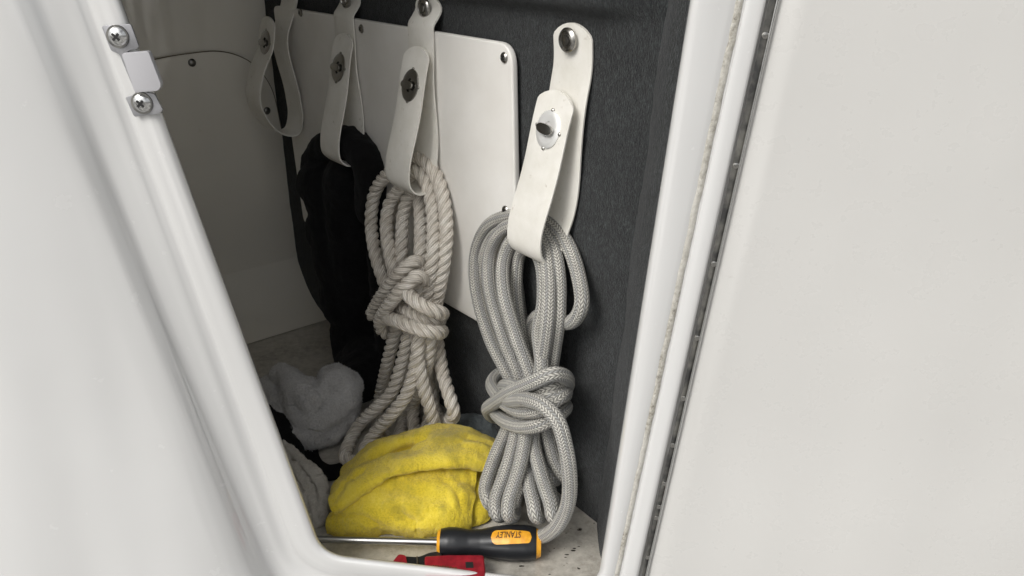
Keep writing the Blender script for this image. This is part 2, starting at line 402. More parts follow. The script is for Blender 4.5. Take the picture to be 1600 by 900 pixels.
b.set('Base Color', b.ramp(b.noise(140, 5), [(.35, (.20, .006, .014)), (.65, (.33, .012, .024))])); b.set('Normal', b.bump(b.noise(500, 3), .2, .0004))
M['seam'] = mat('old_sealant', (.16, .13, .09), .8)
M['crumb'] = mat('dark_crumbs', (.03, .026, .02), .9)

# ------------------------------------------------------------------ locker shell (the setting)
fl = mesh('locker_floor', [], [])
bpy.data.objects.remove(fl)
def slab(name, pts, ext, m): return struct(prism(name, pts, np.array(ext, float), m))
slab('locker_floor', [(-.75, .552, 0), (.30, .552, 0), (.30, 1.5, 0), (-.75, 1.5, 0)], (0, 0, -.02), M['floorgel'])
# back wall (gelcoat liner) perpendicular to the carpeted wall
bl = lambda q, z, off=0: D1*(CB-off) + NW*(CW-q) + UP*z
slab('back_wall', [bl(-.03, -.005), bl(.55, -.005), bl(.55, .92), bl(-.03, .92)], D1*.02, M['liner'])
# cove between floor and back wall
cv = []; cf = []; nq = 24
for i in range(nq+1):
    q = -.02 + .56*i/nq
    for k in range(9):
        a = math.pi/2*k/8; rr = .10
        P = bl(q, rr-rr*math.sin(a)+.0005, rr-rr*math.cos(a)+.0005) if True else None
        cv.append(bl(q, rr*(1-math.sin(a))+.001, rr*(1-math.cos(a))+.001))
for i in range(nq):
    for k in range(8): cf.append((i*9+k, i*9+k+1, (i+1)*9+k+1, (i+1)*9+k))
struct(mesh('floor_cove', cv, cf, M['liner']))
# left liner wall, hidden round the corner of the opening, and the roof: they keep the daylight out
slab('left_wall', [(-.56, .556, -.005), (-.56, 1.3, -.005), (-.56, 1.3, .92), (-.56, .556, .92)], (-.02, 0, 0), M['liner'])
zc = onW(870, 20)[2]
# carpeted side wall with a slanting front edge
et, eb = onW(1047, 0), onW(934, 836); ev = et-eb
def edge_at(z): return eb + ev*((z-eb[2])/ev[2])
cornW = lambda z: D1*(CB+.02) + NW*CW + UP*z
wallpts = [edge_at(-.004), cornW(-.004), cornW(.62), edge_at(.62)]
NS, NZ = 90, 230; V = []; F = []
for i in range(NS+1):
    for k in range(NZ+1):
        z = -.004 + .92*k/NZ; a, c2 = edge_at(z), cornW(z); P = a + (c2-a)*i/NS
        t_ = min(1, max(0, (z-zc+.004)/.016)); t_ = t_*t_*(3-2*t_)
        V.append(P - NW*(.0016*fb(P, 9) + .0004*fb(P, 60, 2) + .015*t_*min(1, i/8)))
for i in range(NS):
    for k in range(NZ):
        a = i*(NZ+1)+k; F.append((a, a+1, a+NZ+2, a+NZ+1))
struct(mesh('carpet_wall', V, F, M['carpet']))
# carpeted return between that wall and the jamb
V = []; F = []
for i in range(13):
    for k in range(NZ+1):
        z = -.004 + .92*k/NZ; a = edge_at(z) + D1*.005 + NW*.002; j0, j1 = onY(950, 900, .553), onY(1096, 0, .553)
        jb = j0 + (j1-j0)*((z-j0[2])/(j1[2]-j0[2])); P = a + (jb-a)*i/12
        V.append(P + np.array([-.0018*fb(P, 14) - .004*math.sin(math.pi*i/12), 0, 0]))
for i in range(12):
    for k in range(NZ):
        a = i*(NZ+1)+k; F.append((a, a+NZ+1, a+NZ+2, a+1))
struct(mesh('carpet_return', V, F, M['carpet']))
slab('locker_roof', [(-.75, .556, .905), (.32, .556, .905), (.32, 1.5, .905), (-.75, 1.5, .905)], (0, 0, .02), M['liner'])
# added box, out of sight, stops daylight leaking in round the locker walls
V = [(-.80, .60, -.04), (.42, .60, -.04), (.42, 1.6, -.04), (-.80, 1.6, -.04), (-.80, .60, 1.0), (.42, .60, 1.0), (.42, 1.6, 1.0), (-.80, 1.6, 1.0)]
struct(mesh('light_block_box', V, [(0, 1, 2, 3), (4, 7, 6, 5), (0, 3, 7, 4), (1, 5, 6, 2), (2, 6, 7, 3)], M['liner'], None, False))

# ------------------------------------------------------------------ moulded front with the opening
def line2(pa, pb, y):
    a, b2 = onY(*pa, y), onY(*pb, y); return np.array([a[0], a[2]]), np.array([b2[0], b2[2]])
def isect(l1, l2):
    a, b2 = l1; c2, d2 = l2; A = np.array([b2-a, -(d2-c2)]).T; t = np.linalg.solve(A, c2-a)[0]; return a + t*(b2-a)
ZT = .80
def ring(y, left, bottom, right, zt, rad):
    L = line2(*left, y); Bm = line2(*bottom, y); Rr = line2(*right, y); T = (np.array([-1, zt]), np.array([1, zt]))
    TL, BL, BR, TR = isect(L, T), isect(L, Bm), isect(Rr, Bm), isect(Rr, T)
    return rect_ring(y, TL, BL, BR, TR, rad)
def rect_ring(y, TL, BL, BR, TR, rad):
    out = []
    def seg(a, b2, n):
        for i in range(n): out.append(a + (b2-a)*i/n)
    def arc(p, a, b2, n):
        u = nrm(a-p); v = nrm(b2-p); p0 = p+u*rad; p1 = p+v*rad
        for i in range(n):
            t = i/n; out.append((1-t)**2*p0 + 2*t*(1-t)*p + t*t*p1)
        return p0, p1
    uL = nrm(TL-BL); uB = nrm(BR-BL); uR = nrm(TR-BR)
    seg(TL, BL+uL*rad, 70); arc(BL, TL, BR, 18); seg(BL+uB*rad, BR-uB*rad, 50); arc(BR, BL, TR, 14); seg(BR+uR*rad, TR, 60); seg(TR, TL, 20)
    return np.array([(q[0], y, q[1]) for q in out])
def LL(d0, d1=None):
    d1 = d0 if d1 is None else d1; return ((190-d0, 0), (496-d1, 840))
def BB(d): return ((520, 866+d), (780, 896+d))
def RR(t, b2): return ((1078+t, 0), (935+b2, 900))
rings = [
    ring(.575, LL(14), BB(10), RR(18, 14), ZT+.01, .022),
    ring(.552, LL(5), BB(3), RR(4, 4), ZT, .022),
    ring(.545, LL(0), BB(0), RR(0, 0), ZT, .022),
    ring(.5385, LL(4), BB(3), RR(4, 4), ZT, .023),
    ring(.5355, LL(14), BB(9), RR(14, 9), ZT+.005, .025),
    ring(.5350, LL(34, 30), BB(22), RR(62, 18), ZT+.012, .032),
    ring(.5364, LL(46, 42), BB(30), RR(74, 25), ZT+.016, .036),
    ring(.5378, LL(54, 48), BB(36), RR(80, 28), ZT+.018, .038),
    ring(.5370, LL(62, 56), BB(42), RR(85, 33), ZT+.02, .040),
    ring(.5345, LL(76, 68), BB(54), RR(90, 37), ZT+.03, .045),
    ring(.5328, LL(96, 80), BB(70), RR(119, 62), ZT+.04, .050),
    ring(.5298, LL(124, 96), BB(90), RR(124, 67), ZT+.05, .060),
    ring(.5240, LL(150, 112), BB(120), RR(150, 100), ZT+.08, .080),
    ring(.5198, LL(178, 132), BB(150), RR(230, 180), ZT+.11, .10),
    ring(.5180, LL(230, 175), BB(190), RR(290, 240), ZT+.14, .12),
]
# the moulding slopes back on the right, under the door
for k, ry in ((11, .540), (12, .552), (13, .560), (14, .565)):
    rg = rings[k]
    for i in range(len(rg)):
        if rg[i, 0] > .02:
            t = min(1, (rg[i, 0]-.02)/.06); t = t*t*(3-2*t); rg[i, 1] = rg[i, 1]*(1-t) + ry*t
far = rect_ring(.500, np.array([-.55, 1.1]), np.array([-.50, -.30]), np.array([.55, -.30]), np.array([.60, 1.1]), .12)
far2 = rect_ring(.470, np.array([-.95, 1.3]), np.array([-.95, -.60]), np.array([.95, -.60]), np.array([.95, 1.3]), .12)
far[:, 1] = np.where(far[:, 0] > .0, .60, far[:, 1]); far2[:, 1] = np.where(far2[:, 0] > .0, .60, far2[:, 1])
rings += [far, far2]
for k, wt in ((12, .08), (13, .2), (14, .4), (15, 1.0), (16, 1.0)):
    rg = rings[k]
    for i in range(len(rg)):
        f = min(1, max(0, (-.12-rg[i, 0])/.06))
        if k < 15: 
            P0 = rg[i].copy(); rg[i, 1] -= wt*f*.08*(.55-P0[2]); rg[i] = CAM + (P0-CAM)*(rg[i, 1]/P0[1])
        else: rg[i, 1] -= f*.08*(.55-rg[i, 2])
RN = len(rings[0]); A = np.stack(rings)              # rings x samples x 3
K = A.shape[0]; sub = 5; rows = []
Q = np.concatenate([A[:1], A, A[-1:]])
for i in range(1, K):
    p0, p1, p2, p3 = Q[i-1], Q[i], Q[i+1], Q[i+2]
    h = .0
    for t in np.linspace(0, 1, sub, endpoint=False):
        d1 = np.linalg.norm(p2-p1, axis=1)[:, None]; d0 = np.linalg.norm(p1-p0, axis=1)[:, None]+1e-9; d2 = np.linalg.norm(p3-p2, axis=1)[:, None]+1e-9
        m1 = ((p1-p0)/d0 + (p2-p1)/(d1+1e-9))*.5*d1; m2 = ((p2-p1)/(d1+1e-9) + (p3-p2)/d2)*.5*d1
        if i == 1: m1 = p2-p1
        if i == K-1: m2 = p2-p1
        rows.append((2*t**3-3*t**2+1)*p1 + (t**3-2*t**2+t)*m1 + (-2*t**3+3*t**2)*p2 + (t**3-t**2)*m2)
rows.append(A[-1]); G = np.stack(rows)
V = G.reshape(-1, 3).copy(); F = []
for i in range(G.shape[0]-1):
    for j in range(RN):
        a = i*RN+j; b2 = i*RN+(j+1) % RN; F.append((a, b2, b2+RN, a+RN))
front = struct(mesh('cockpit_panel', V, F, M['gel']))
# grimy sealant bead lying in the groove of the right jamb
def jamb_strip(name, t0, b0, t1, b1, y, m, parent, n=90, wob=.0006, hump=.0012):
    V = []; F = []
    for i in range(n+1):
        f = i/n; py = -60 + 1010*f
        xa = 1078+t0 + ((935+b0)-(1078+t0))*py/900; xb = 1078+t1 + ((935+b1)-(1078+t1))*py/900
        a, b2 = onY(xa, py, y), onY(xb, py, y)
        wd = wob*fb((0, 0, a[2]*60), 1, 3)
        for k in range(5):
            u = k/4; P = a+(b2-a)*u; P[0] += wd*(1 if k in (0,) else .3); P[1] -= hump*math.sin(math.pi*u); V.append(P)
    for i in range(n):
        for k in range(4):
            q = i*5+k; F.append((q, q+1, q+6, q+5))
    return mesh(name, V, F, m, parent)
jamb_strip('sealant_bead', 70, 24, 84, 32, .5366, M['grime'], front, wob=.0022)

# ------------------------------------------------------------------ hatch door swung open, and its hinge
def dline(px_t, px_b, y): return onY(px_t, 0, y), onY(px_b, 900, y)
a, b2 = dline(1216, 1010, .527); e = (a-b2)/np.linalg.norm(a-b2)
p_t = a + e*.20; p_b = b2 - e*.12
wd = nrm(np.array([.97, -.16, .0])); wd = nrm(wd - e*wd.dot(e)); dn = nrm(np.cross(wd, e));  dn = dn if dn[1] < 0 else -dn
door = thing('hatch_door', 'broad off-white moulded hatch door swung open on its long hinge', 'door')
V = []; F = []; nu, nv = 60, 50; Wd = .62; Hd = np.linalg.norm(p_t-p_b)
for i in range(nu+1):
    for j in range(nv+1):
        u, v = i/nu, j/nv; P = p_b + e*Hd*v + wd*Wd*u
        bow = .004*math.sin(math.pi*u)*math.sin(math.pi*v) + .0016*fb(P, 5, 2)*min(1, u*8)
        ed = min(u*Wd, .006); bow -= (.006-math.sqrt(max(0, .006**2-(.006-ed)**2))) if ed < .006 else 0
        V.append(P + dn*bow)
for i in range(nu):
    for j in range(nv):
        q = i*(nv+1)+j; F.append((q, q+1, q+nv+2, q+nv+1))
nb = len(V)
for (u, v) in ((0, 0), (1, 0), (1, 1), (0, 1)): V.append(p_b + e*Hd*v + wd*Wd*u - dn*.018)
F.append((nb, nb+1, nb+2, nb+3))
F += [tuple([j for j in range(nv+1)] + [nb+3, nb])]
F += [tuple([nu*(nv+1)+j for j in range(nv+1)][::-1] + [nb+1, nb+2])]
F += [tuple([i*(nv+1) for i in range(nu+1)][::-1] + [nb, nb+1])]
F += [tuple([i*(nv+1)+nv for i in range(nu+1)] + [nb+2, nb+3])]
o = mesh('door_skin', V, F, M['door'], door); sharp(o, 50)
hinge = thing('piano_hinge', 'long narrow steel piano hinge with dark reflection painted in and screws beside the open door', 'hinge')
h0t, h0b = dline(1202, 1002.5, .5285); h1t, h1b = dline(1213.5, 1008.5, .5295)
def hp(f, u, y=0):
    a = h0t + (h0b-h0t)*f; b2 = h1t + (h1b-h1t)*f; return a + (b2-a)*u + np.array([0, y, 0])
prism('hinge_leaf', [hp(-.12, 0), hp(-.12, 1), hp(1.1, 1), hp(1.1, 0)], np.array([0, .0012, 0]), M['darkmetal'], hinge)
kn = np.array([hp(f, 1.07, -.0012) for f in np.linspace(-.12, 1.1, 60)])
tube('knuckle', kn, .0011, M['steel'], hinge, 10)
for f in (.045, .225, .378, .505, .617, .71, .79, .84, .865, .955):
    P = hp(f, .5, -.0003)
    lathe('screw', [(0, .0022), (.0004, .0022), (.0008, .0014), (.0009, .0004)], P, np.array([0, -1, 0]), np.array([1, 0, 0]), M['tarnish'], hinge, 14)

# ------------------------------------------------------------------ strike plate on the left jamb
strike = thing('strike_plate', 'small grey latch strike plate with two screws on white jamb', 'latch')
ys = .5335
def yp(pts, y): return [onY(p[0], p[1], y) for p in pts]
TO = np.array([0, -1.0, 0])
def plate(name, pts, y, th, m, rad=.0015): return prism(name, rounded(yp(pts, y), rad, 4), TO*th, m, strike, .0004)
plate('mounting_plate', [(160, 40), (206, 37), (219, 74), (204, 78), (196, 84), (231, 144), (243, 146), (256, 172), (250, 177), (211, 182), (197, 151), (214, 147), (188, 84), (175, 79)], ys, .0016, M['zinc'])
plate('strike_box', [(194, 82), (236, 78), (256, 131), (252, 140), (215, 143)], ys-.0016, .0045, M['strikeplastic'], .002)
def screw(name, P, axis, r, m, parent, hole=M['blackhole'], cross=True):
    axis = nrm(np.asarray(axis, float)); ref = UP if abs(axis[2]) < .9 else np.array([1., 0, 0])
    o = lathe(name, [(0, r), (r*.12, r), (r*.38, r*.78), (r*.5, r*.35), (r*.52, r*.05)], P, axis, ref, m, parent, 18)
    if cross:
        e1 = nrm(ref - axis*ref.dot(axis)); e2 = np.cross(axis, e1); V = []; F = []
        for u, v in ((e1+e2, e1-e2), (e1-e2, e1+e2)):
            u = nrm(u); v = nrm(v); b0 = len(V); q = P + axis*r*.53
            V += [q-u*r*.5-v*r*.13, q+u*r*.5-v*r*.13, q+u*r*.5+v*r*.13, q-u*r*.5+v*r*.13]; F.append((b0, b0+1, b0+2, b0+3))
        V = [v + axis*(.00004*(i//4)) for i, v in enumerate(V)]
        mesh('cross_slot', V, F, hole, o, False)
    return o
screw('screw', onY(184, 57, ys-.0017), TO, .0060, M['steel'], strike)
screw('screw', onY(222, 161, ys-.0017), TO, .0060, M['steel'], strike)
for (x, y2) in ((184, 57), (222, 161)):
    lathe('washer', [(0, .0073), (.0008, .0071)], onY(x, y2, ys-.00165), TO, UP, M['darkmetal'], strike, 20)

# ------------------------------------------------------------------ board screwed to the carpeted wall
board = thing('backing_board', 'white plastic board with rounded corner screwed to grey carpet', 'board')
bc = [onW(434, 8, .004), onW(481, 345, .004), onW(818, 537, .004), onW(809, 68, .004)]
bpts = rounded(bc, [.01, .01, .02, .020], 8)
prism('panel', bpts, -NW*.007, M['board'], board, .0022, 3)
for (x, y2) in ((788, 90), (565, 45), (790, 329), (470, 20)):
    P = onW(x, y2, .0112); screw('screw', P, -NW, .0048, M['tarnish'], board)
# access panel on the back wall
acc = thing('access_panel', 'dim off-white access panel with rounded corner on far wall', 'panel')
ap = [(150, 118), (245, 92), (292, 84), (340, 80), (372, 87), (400, 104), (424, 138), (438, 195), (452, 270), (478, 366), (486, 420), (478, 462), (430, 478), (300, 540), (150, 560)]
ap3 = catmull(np.array([onB(x, y2, .003) for x, y2 in ap]), n=70)
prism('panel', list(ap3), -D1*.003, M['liner'], acc, .0008, 1)
rim = catmull(np.array([onB(x, y2, .0055) for x, y2 in ap[:12]]), n=90)
tube('seam_line', rim, .0007, M['seam'], acc, 6)
for (x, y2) in ((300, 98), (417, 173), (478, 402), (426, 474)):
    P = onB(x, y2, .0062); screw('screw', P, -D1, .0052, M['darkmetal'], acc, cross=False)

# ------------------------------------------------------------------ vinyl straps
WST = .0455
def strap(label, anchor, path, tab_len, btn_i, metal, ring_mat, group='white vinyl hanging straps', snap=True, width=WST, lean=0.0):
    """anchor: (px, py) of the top fixing; path: (off, z offset from anchor, sideways) down the back leg, round the bottom, up the front"""
    t = thing('hanging_strap', label, 'strap', group)
    A0 = onW(anchor[0], anchor[1], .004); s0 = sof(A0); z0 = A0[2]
    P = np.array([wcoord(s0+p[2], p[0], z0+p[1]) for p in path]); P = catmull(P, step=.003)
    n = len(P); seg = np.r_[0, np.cumsum(np.linalg.norm(np.diff(P, axis=0), axis=1))]; L = seg[-1]
    T = np.gradient(P, axis=0); T /= np.linalg.norm(T, axis=1)[:, None]
    th = .0014; V = []; F = []; UVs = []; nw = 8
    for i in range(n):
        Wv = nrm(D1 - T[i]*D1.dot(T[i])); Nn = np.cross(T[i], Wv)
        dend = min(seg[i], L-seg[i]); hw = width/2
        if dend < width*.07: hw *= .93 + .07*math.sqrt(max(0, 1-(1-dend/(width*.07))**2))
        oe = (-1 if seg[i] < L/2 else 1)*max(0, 1-dend/.022)*.0085
        for side in (1, -1):
            for k in range(nw+1):
                u = (k/nw-.5)*2; e_ = th*(1-.5*(abs(u) > .99))
                V.append(P[i] + Wv*hw*u + Nn*side*e_ + Nn*.0012*math.sin(seg[i]*60)*u*u + T[i]*oe*(1-u*u))
    m2 = 2*(nw+1)
    for i in range(n-1):
        for k in range(nw):
            a = i*m2+k; F.append((a, a+1, a+m2+1, a+m2)); a += nw+1; F.append((a, a+m2, a+m2+1, a+1))
        a = i*m2; F.append((a, a+m2, a+m2+nw+1, a+nw+1)); a += nw; F.append((a, a+nw+1, a+m2+nw+1, a+m2))
    for i in (0, n-1):
        for k in range(nw):
            a = i*m2+k; F.append((a, a+nw+1, a+nw+2, a+1))
    o = mesh('band', V, F, M['vinyl'], t); sharp(o, 50)
    if snap:
        q = A0 - NW*.0035
        r_ = lathe('snap_cap', [(0, .0098), (.0015, .0098), (.0030, .0085), (.0036, .0072), (.0024, .0066), (.0024, .0046), (.0042, .0040), (.0046, .0010)], q, -NW, UP, metal, t, 28)
    # turn button on the front leg, a little below its rounded end
    i = int(np.searchsorted(seg, L-btn_i)); Wv = nrm(D1 - T[i]*D1.dot(T[i])); Nn = nrm(np.cross(T[i], Wv))
    if Nn.dot(NW) > 0: Nn = -Nn
    c0 = P[i] + Nn*.0017; tv = T[i]
    def oval(ra, rb, za, ns=32): return [c0 + Nn*za + tv*ra*math.cos(2*math.pi*k/ns) + Wv*rb*math.sin(2*math.pi*k/ns) for k in range(ns)]
    ls = [oval(.0160, .0145, 0), oval(.0160, .0145, .0009), oval(.0147, .0132, .0018), oval(.0110, .0095, .0021), oval(.0068, .0048, .0016), oval(.0064, .0044, .0002)]
    V = [v for r_ in ls for v in r_]; F = [(a*32+k, a*32+(k+1) % 32, (a+1)*32+(k+1) % 32, (a+1)*32+k) for a in range(5) for k in range(32)]
    F.append(tuple(5*32+k for k in range(32))); ey = mesh('eyelet', V, F, ring_mat, t); sharp(ey, 40)
    for sx, sy in ((1, 0), (-1, 0), (0, 1), (0, -1)):
        lathe('prong', [(0, .0016), (.0014, .0016), (.0020, .0008)], c0 + tv*sx*.0162 + Wv*sy*.0147 - Nn*.0003, Nn, UP, metal, ey, 8)
    st_ = lathe('post', [(0, .0034), (.0034, .0034)], c0, Nn, UP, M['tarnish'], t, 14)
    q = c0 + Nn*.0034; kb = []
    for k in range(20):
        a = 2*math.pi*k/20; kb.append(q + Wv*.0100*math.cos(a) + tv*.0044*math.sin(a)*(1+.25*math.cos(a)**2))
    prism('turn_knob', kb, Nn*.0026, M['tarnish'] if metal is not M['chrome'] else M['chrome'], t, .0009)
    return t
def loop_path(anchor, bottom, tab, ob, ot, cl=.004):
    A_ = onW(anchor[0], anchor[1], .004); z0 = A_[2]; s0 = sof(A_)
    Pb = onW(bottom[0], bottom[1], ob); Pt = onW(tab[0], tab[1], ot); zb = Pb[2]-z0; zt = Pt[2]-z0; sb = sof(Pb)-s0; st = sof(Pt)-s0
    p = ([(.003, .0045, 0), (.003, -.02, 0)] if cl < .01 else [(.003, .0045, 0), (.0035, -.002, 0), (.008, -.008, 0), (cl-.0005, -.015, 0), (cl, -.024, 0)]) + [(cl, max(zb*.3, -.045), sb*.15), (cl+.0003, zb*.45, sb*.3), (cl+.001, zb*.72, sb*.6), (cl+.0025, zb+.030, sb*.85), (max(.012, cl+.004), zb+.009, sb), (ob*.55, zb+.0005, sb), (ob*.80, zb, sb), (ob*.98, zb+.009, sb), (ob*.99, zb+.024, sb)]
    z1 = zb+.024
    for f in (.3, .6, .85, 1.0):
        p.append((ob*.99 + (ot-ob*.99)*(f**1.15), z1+(zt-z1)*f, sb+(st-sb)*f))
    return p
strap('long white vinyl strap holding the grey braided rope coil', (893, 62), loop_path((893, 62), (820, 404), (871, 158), .037, .0125),
      .02, .027, M['tarnish'], M['plate'])
strap('white vinyl strap holding the cream twisted rope coil', (668, 12), loop_path((668, 12), (624, 300), (653, 86), .050, .0205, .0142),
      .02, .033, M['tarnish'], M['tarnish'])
strap('white vinyl strap holding the black fleece bundle', (546, 0), loop_path((546, 0), (519, 256), (538, 64), .050, .0205, .0142),
      .02, .033, M['tarnish'], M['tarnish'])
a0 = (452, -14); z0_ = onW(a0[0], a0[1], .004)[2]; zz = lambda py, o: onW(425, py, o)[2]-z0_
strap('empty white vinyl strap curled in a teardrop loop beside far wall', a0,
      [(.003, .02, 0), (.006, -.01, 0), (.022, zz(55, .022), 0), (.022, zz(95, .022), 0), (.015, zz(140, .015), 0), (.0135, zz(168, .0135), 0), (.022, zz(192, .022), 0), (.040, zz(201, .04), 0), (.060, zz(191, .06), 0), (.070, zz(165, .07), 0), (.060, zz(120, .06), 0), (.044, zz(80, .044), 0), (.038, zz(38, .038), 0)],
      .02, .026, M['tarnish'], M['tarnish'])

# ------------------------------------------------------------------ ropes
def squeeze(pts, y0, y1, k):
    return [(x, y, o*(k + (1-k)*min(1, max(0, (y-y0)/(y1-y0))))) for x, y, o in pts]
def wpath(pts, zmin, step, add=0):
    return catmull(np.array([onW(x, y, (o+add)/1000., zmin) for x, y, o in pts]), step=step)
DB = .0134
braid = thing('braided_rope', 'grey braided rope coil tied at waist, hanging on right strap', 'rope')
braid['label'] = 'grey braided rope coil tied at its waist, one tail curling to the floor'
def bro(name, pts, d=DB): 
    o = tube(name, wpath(squeeze(pts, 392, 470, .62), DB/2+.0005, .0025), d/2, M['braid'], braid, 20); pile(o, 700, .0016, .00012, M['braid'], len(pts)); return o
bro('rope_loop', [(806, 640, 38), (800, 600, 32), (766, 530, 30), (744, 450, 26), (744, 395, 22), (762, 354, 19), (796, 338, 16), (838, 340, 14), (868, 356, 12), (890, 388, 14), (905, 436, 20), (909, 476, 26), (897, 500, 26), (870, 503, 20), (846, 492, 16), (832, 505, 16), (828, 550, 22), (834, 600, 26), (836, 640, 30)])
bro('rope_loop', [(812, 640, 44), (814, 598, 40), (786, 525, 40), (765, 445, 38), (766, 395, 34), (783, 362, 30), (808, 350, 26), (842, 354, 22), (863, 384, 25), (873, 432, 28), (873, 490, 32), (866, 545, 34), (858, 595, 36), (850, 640, 38)])
bro('rope_loop', [(822, 640, 50), (832, 600, 48), (808, 530, 48), (787, 455, 47), (787, 408, 43), (800, 376, 38), (826, 366, 34), (848, 380, 34), (857, 425, 38), (857, 485, 42), (850, 545, 46), (842, 595, 46), (838, 640, 48)])
bro('rope_loop', [(826, 640, 24), (828, 590, 18), (817, 520, 14), (807, 445, 12), (802, 395, 10), (818, 372, 9), (850, 372, 9), (864, 405, 9), (866, 470, 11), (860, 540, 16), (850, 600, 22), (842, 640, 26)])
bro('rope_loop', [(836, 640, 54), (846, 596, 54), (846, 560, 48), (842, 520, 42), (850, 470, 36), (846, 410, 30), (830, 385, 26), (812, 395, 24), (806, 440, 24), (812, 510, 28), (824, 570, 32), (830, 620, 40)])
bro('rope_loop', [(816, 640, 34), (806, 600, 28), (776, 535, 24), (754, 450, 18), (756, 398, 14), (774, 360, 12), (806, 346, 11), (846, 362, 14), (868, 400, 18), (872, 470, 22), (864, 545, 26), (852, 600, 30), (842, 640, 34)])
# bights below the waist
def bight(p):  # front leg pixels down to the turn, then back up behind
    fr = [(x, y, o) for x, y, o in p]; x, y, o = fr[-1]
    bk = [(x+7, y+5, o-9), (x+10, y-4, o-20)] + [(a+8, c+6, max(6, q-20)) for a, c, q in fr[-2::-1]]
    bro('rope_bight', fr + bk)
bight([(806, 640, 48), (792, 672, 52), (770, 722, 66), (758, 765, 80), (763, 784, 84)])
bight([(814, 640, 56), (806, 680, 60), (791, 735, 74), (775, 780, 90), (776, 801, 94)])
bight([(822, 640, 60), (821, 682, 62), (811, 732, 74), (796, 780, 90), (794, 802, 94)])
bight([(828, 650, 44), (826, 700, 48), (826, 750, 66), (834, 790, 78), (836, 803, 80)])
bight([(832, 650, 52), (834, 695, 54), (848, 750, 64), (861, 790, 72), (863, 804, 74)])
bight([(812, 650, 40), (800, 690, 44), (782, 740, 60), (768, 785, 74), (768, 796, 78)])
bight([(838, 650, 40), (840, 685, 40), (848, 722, 42), (861, 744, 40)])
bight([(848, 650, 38), (857, 685, 38), (866, 720, 38), (880, 742, 34)])
# the waist: turns round the bundle
bro('rope_turn', [(872, 612, 8), (886, 604, 26), (882, 588, 46), (862, 585, 62), (835, 597, 70), (802, 611, 70), (775, 628, 62), (762, 640, 46), (774, 652, 26), (800, 652, 10)])
bro('rope_turn', [(806, 588, 8), (782, 584, 18), (769, 597, 34), (776, 616, 50), (795, 634, 64), (822, 643, 70), (848, 638, 68), (872, 622, 56), (884, 612, 34), (870, 612, 10)])
bro('rope_turn', [(800, 640, 8), (778, 636, 24), (774, 644, 46), (792, 660, 62), (820, 667, 68), (848, 662, 66), (872, 648, 52), (884, 636, 30), (872, 632, 8)])
bro('rope_turn', [(806, 610, 10), (788, 604, 36), (800, 603, 58), (830, 610, 62), (858, 603, 58), (879, 598, 36), (868, 596, 10)])
bro('rope_turn', [(800, 628, 10), (782, 622, 36), (800, 620, 60), (832, 630, 66), (860, 622, 62), (882, 618, 36), (868, 618, 10)])
bro('rope_tail', [(782, 622, 54), (800, 626, 70), (826, 625, 80), (850, 634, 82), (870, 655, 80), (884, 700, 78), (890, 745, 76), (888, 785, 74), (874, 818, 74), (856, 834, 74), (846, 838, 74)])

DA = .0158
laid = thing('twisted_rope', 'cream three-strand twisted rope coil knotted at its middle beside black bundle', 'rope')
cnt = [0]
def lro(name, pts, d=DA):
    cnt[0] += 1; o = laid_rope(name, wpath(squeeze(pts, 320, 400, .62), DA/2+.0005, .0026, 8), d, M['laid'], laid, cnt[0]*1.3); pile(o, 900, .0019, .00013, M['laid'], cnt[0]); return o
lro('rope_loop', [(612, 470, 44), (600, 440, 42), (586, 395, 40), (580, 345, 36), (585, 303, 32), (602, 276, 26), (630, 256, 20), (655, 248, 16), (678, 268, 16), (693, 312, 20), (697, 370, 24), (691, 425, 28), (682, 470, 30), (675, 500, 32)])
lro('rope_loop', [(622, 470, 52), (616, 430, 50), (607, 385, 48), (604, 345, 44), (610, 316, 38), (630, 290, 32), (652, 268, 28), (668, 290, 28), (677, 340, 32), (676, 400, 36), (670, 450, 38), (664, 490, 40)])
lro('rope_loop', [(630, 460, 44), (626, 415, 40), (628, 370, 36), (630, 335, 32), (640, 306, 26), (652, 300, 24), (657, 335, 28), (657, 390, 36), (655, 440, 44), (652, 480, 48)])
lro('rope_loop', [(610, 455, 24), (604, 400, 22), (606, 350, 20), (622, 300, 14), (650, 270, 10), (682, 300, 12), (688, 350, 14), (684, 420, 18), (672, 480, 22)])
# knot
lro('rope_turn', [(660, 420, 30), (650, 408, 46), (632, 420, 58), (610, 444, 64), (592, 470, 64), (580, 492, 60)])
lro('rope_turn', [(668, 440, 40), (652, 432, 56), (634, 446, 66), (614, 468, 72), (600, 488, 72), (594, 506, 66), (602, 520, 58), (612, 512, 50), (612, 498, 46)])
lro('rope_turn', [(618, 446, 46), (630, 452, 62), (648, 470, 68), (668, 482, 64), (686, 488, 52), (690, 492, 34), (676, 494, 16)])
lro('rope_turn', [(600, 498, 66), (616, 500, 74), (638, 508, 76), (660, 516, 70), (680, 520, 58), (690, 518, 38), (680, 512, 16)])
lro('rope_turn', [(612, 480, 40), (632, 484, 58), (656, 498, 60), (676, 504, 50), (686, 502, 34), (676, 498, 16)])
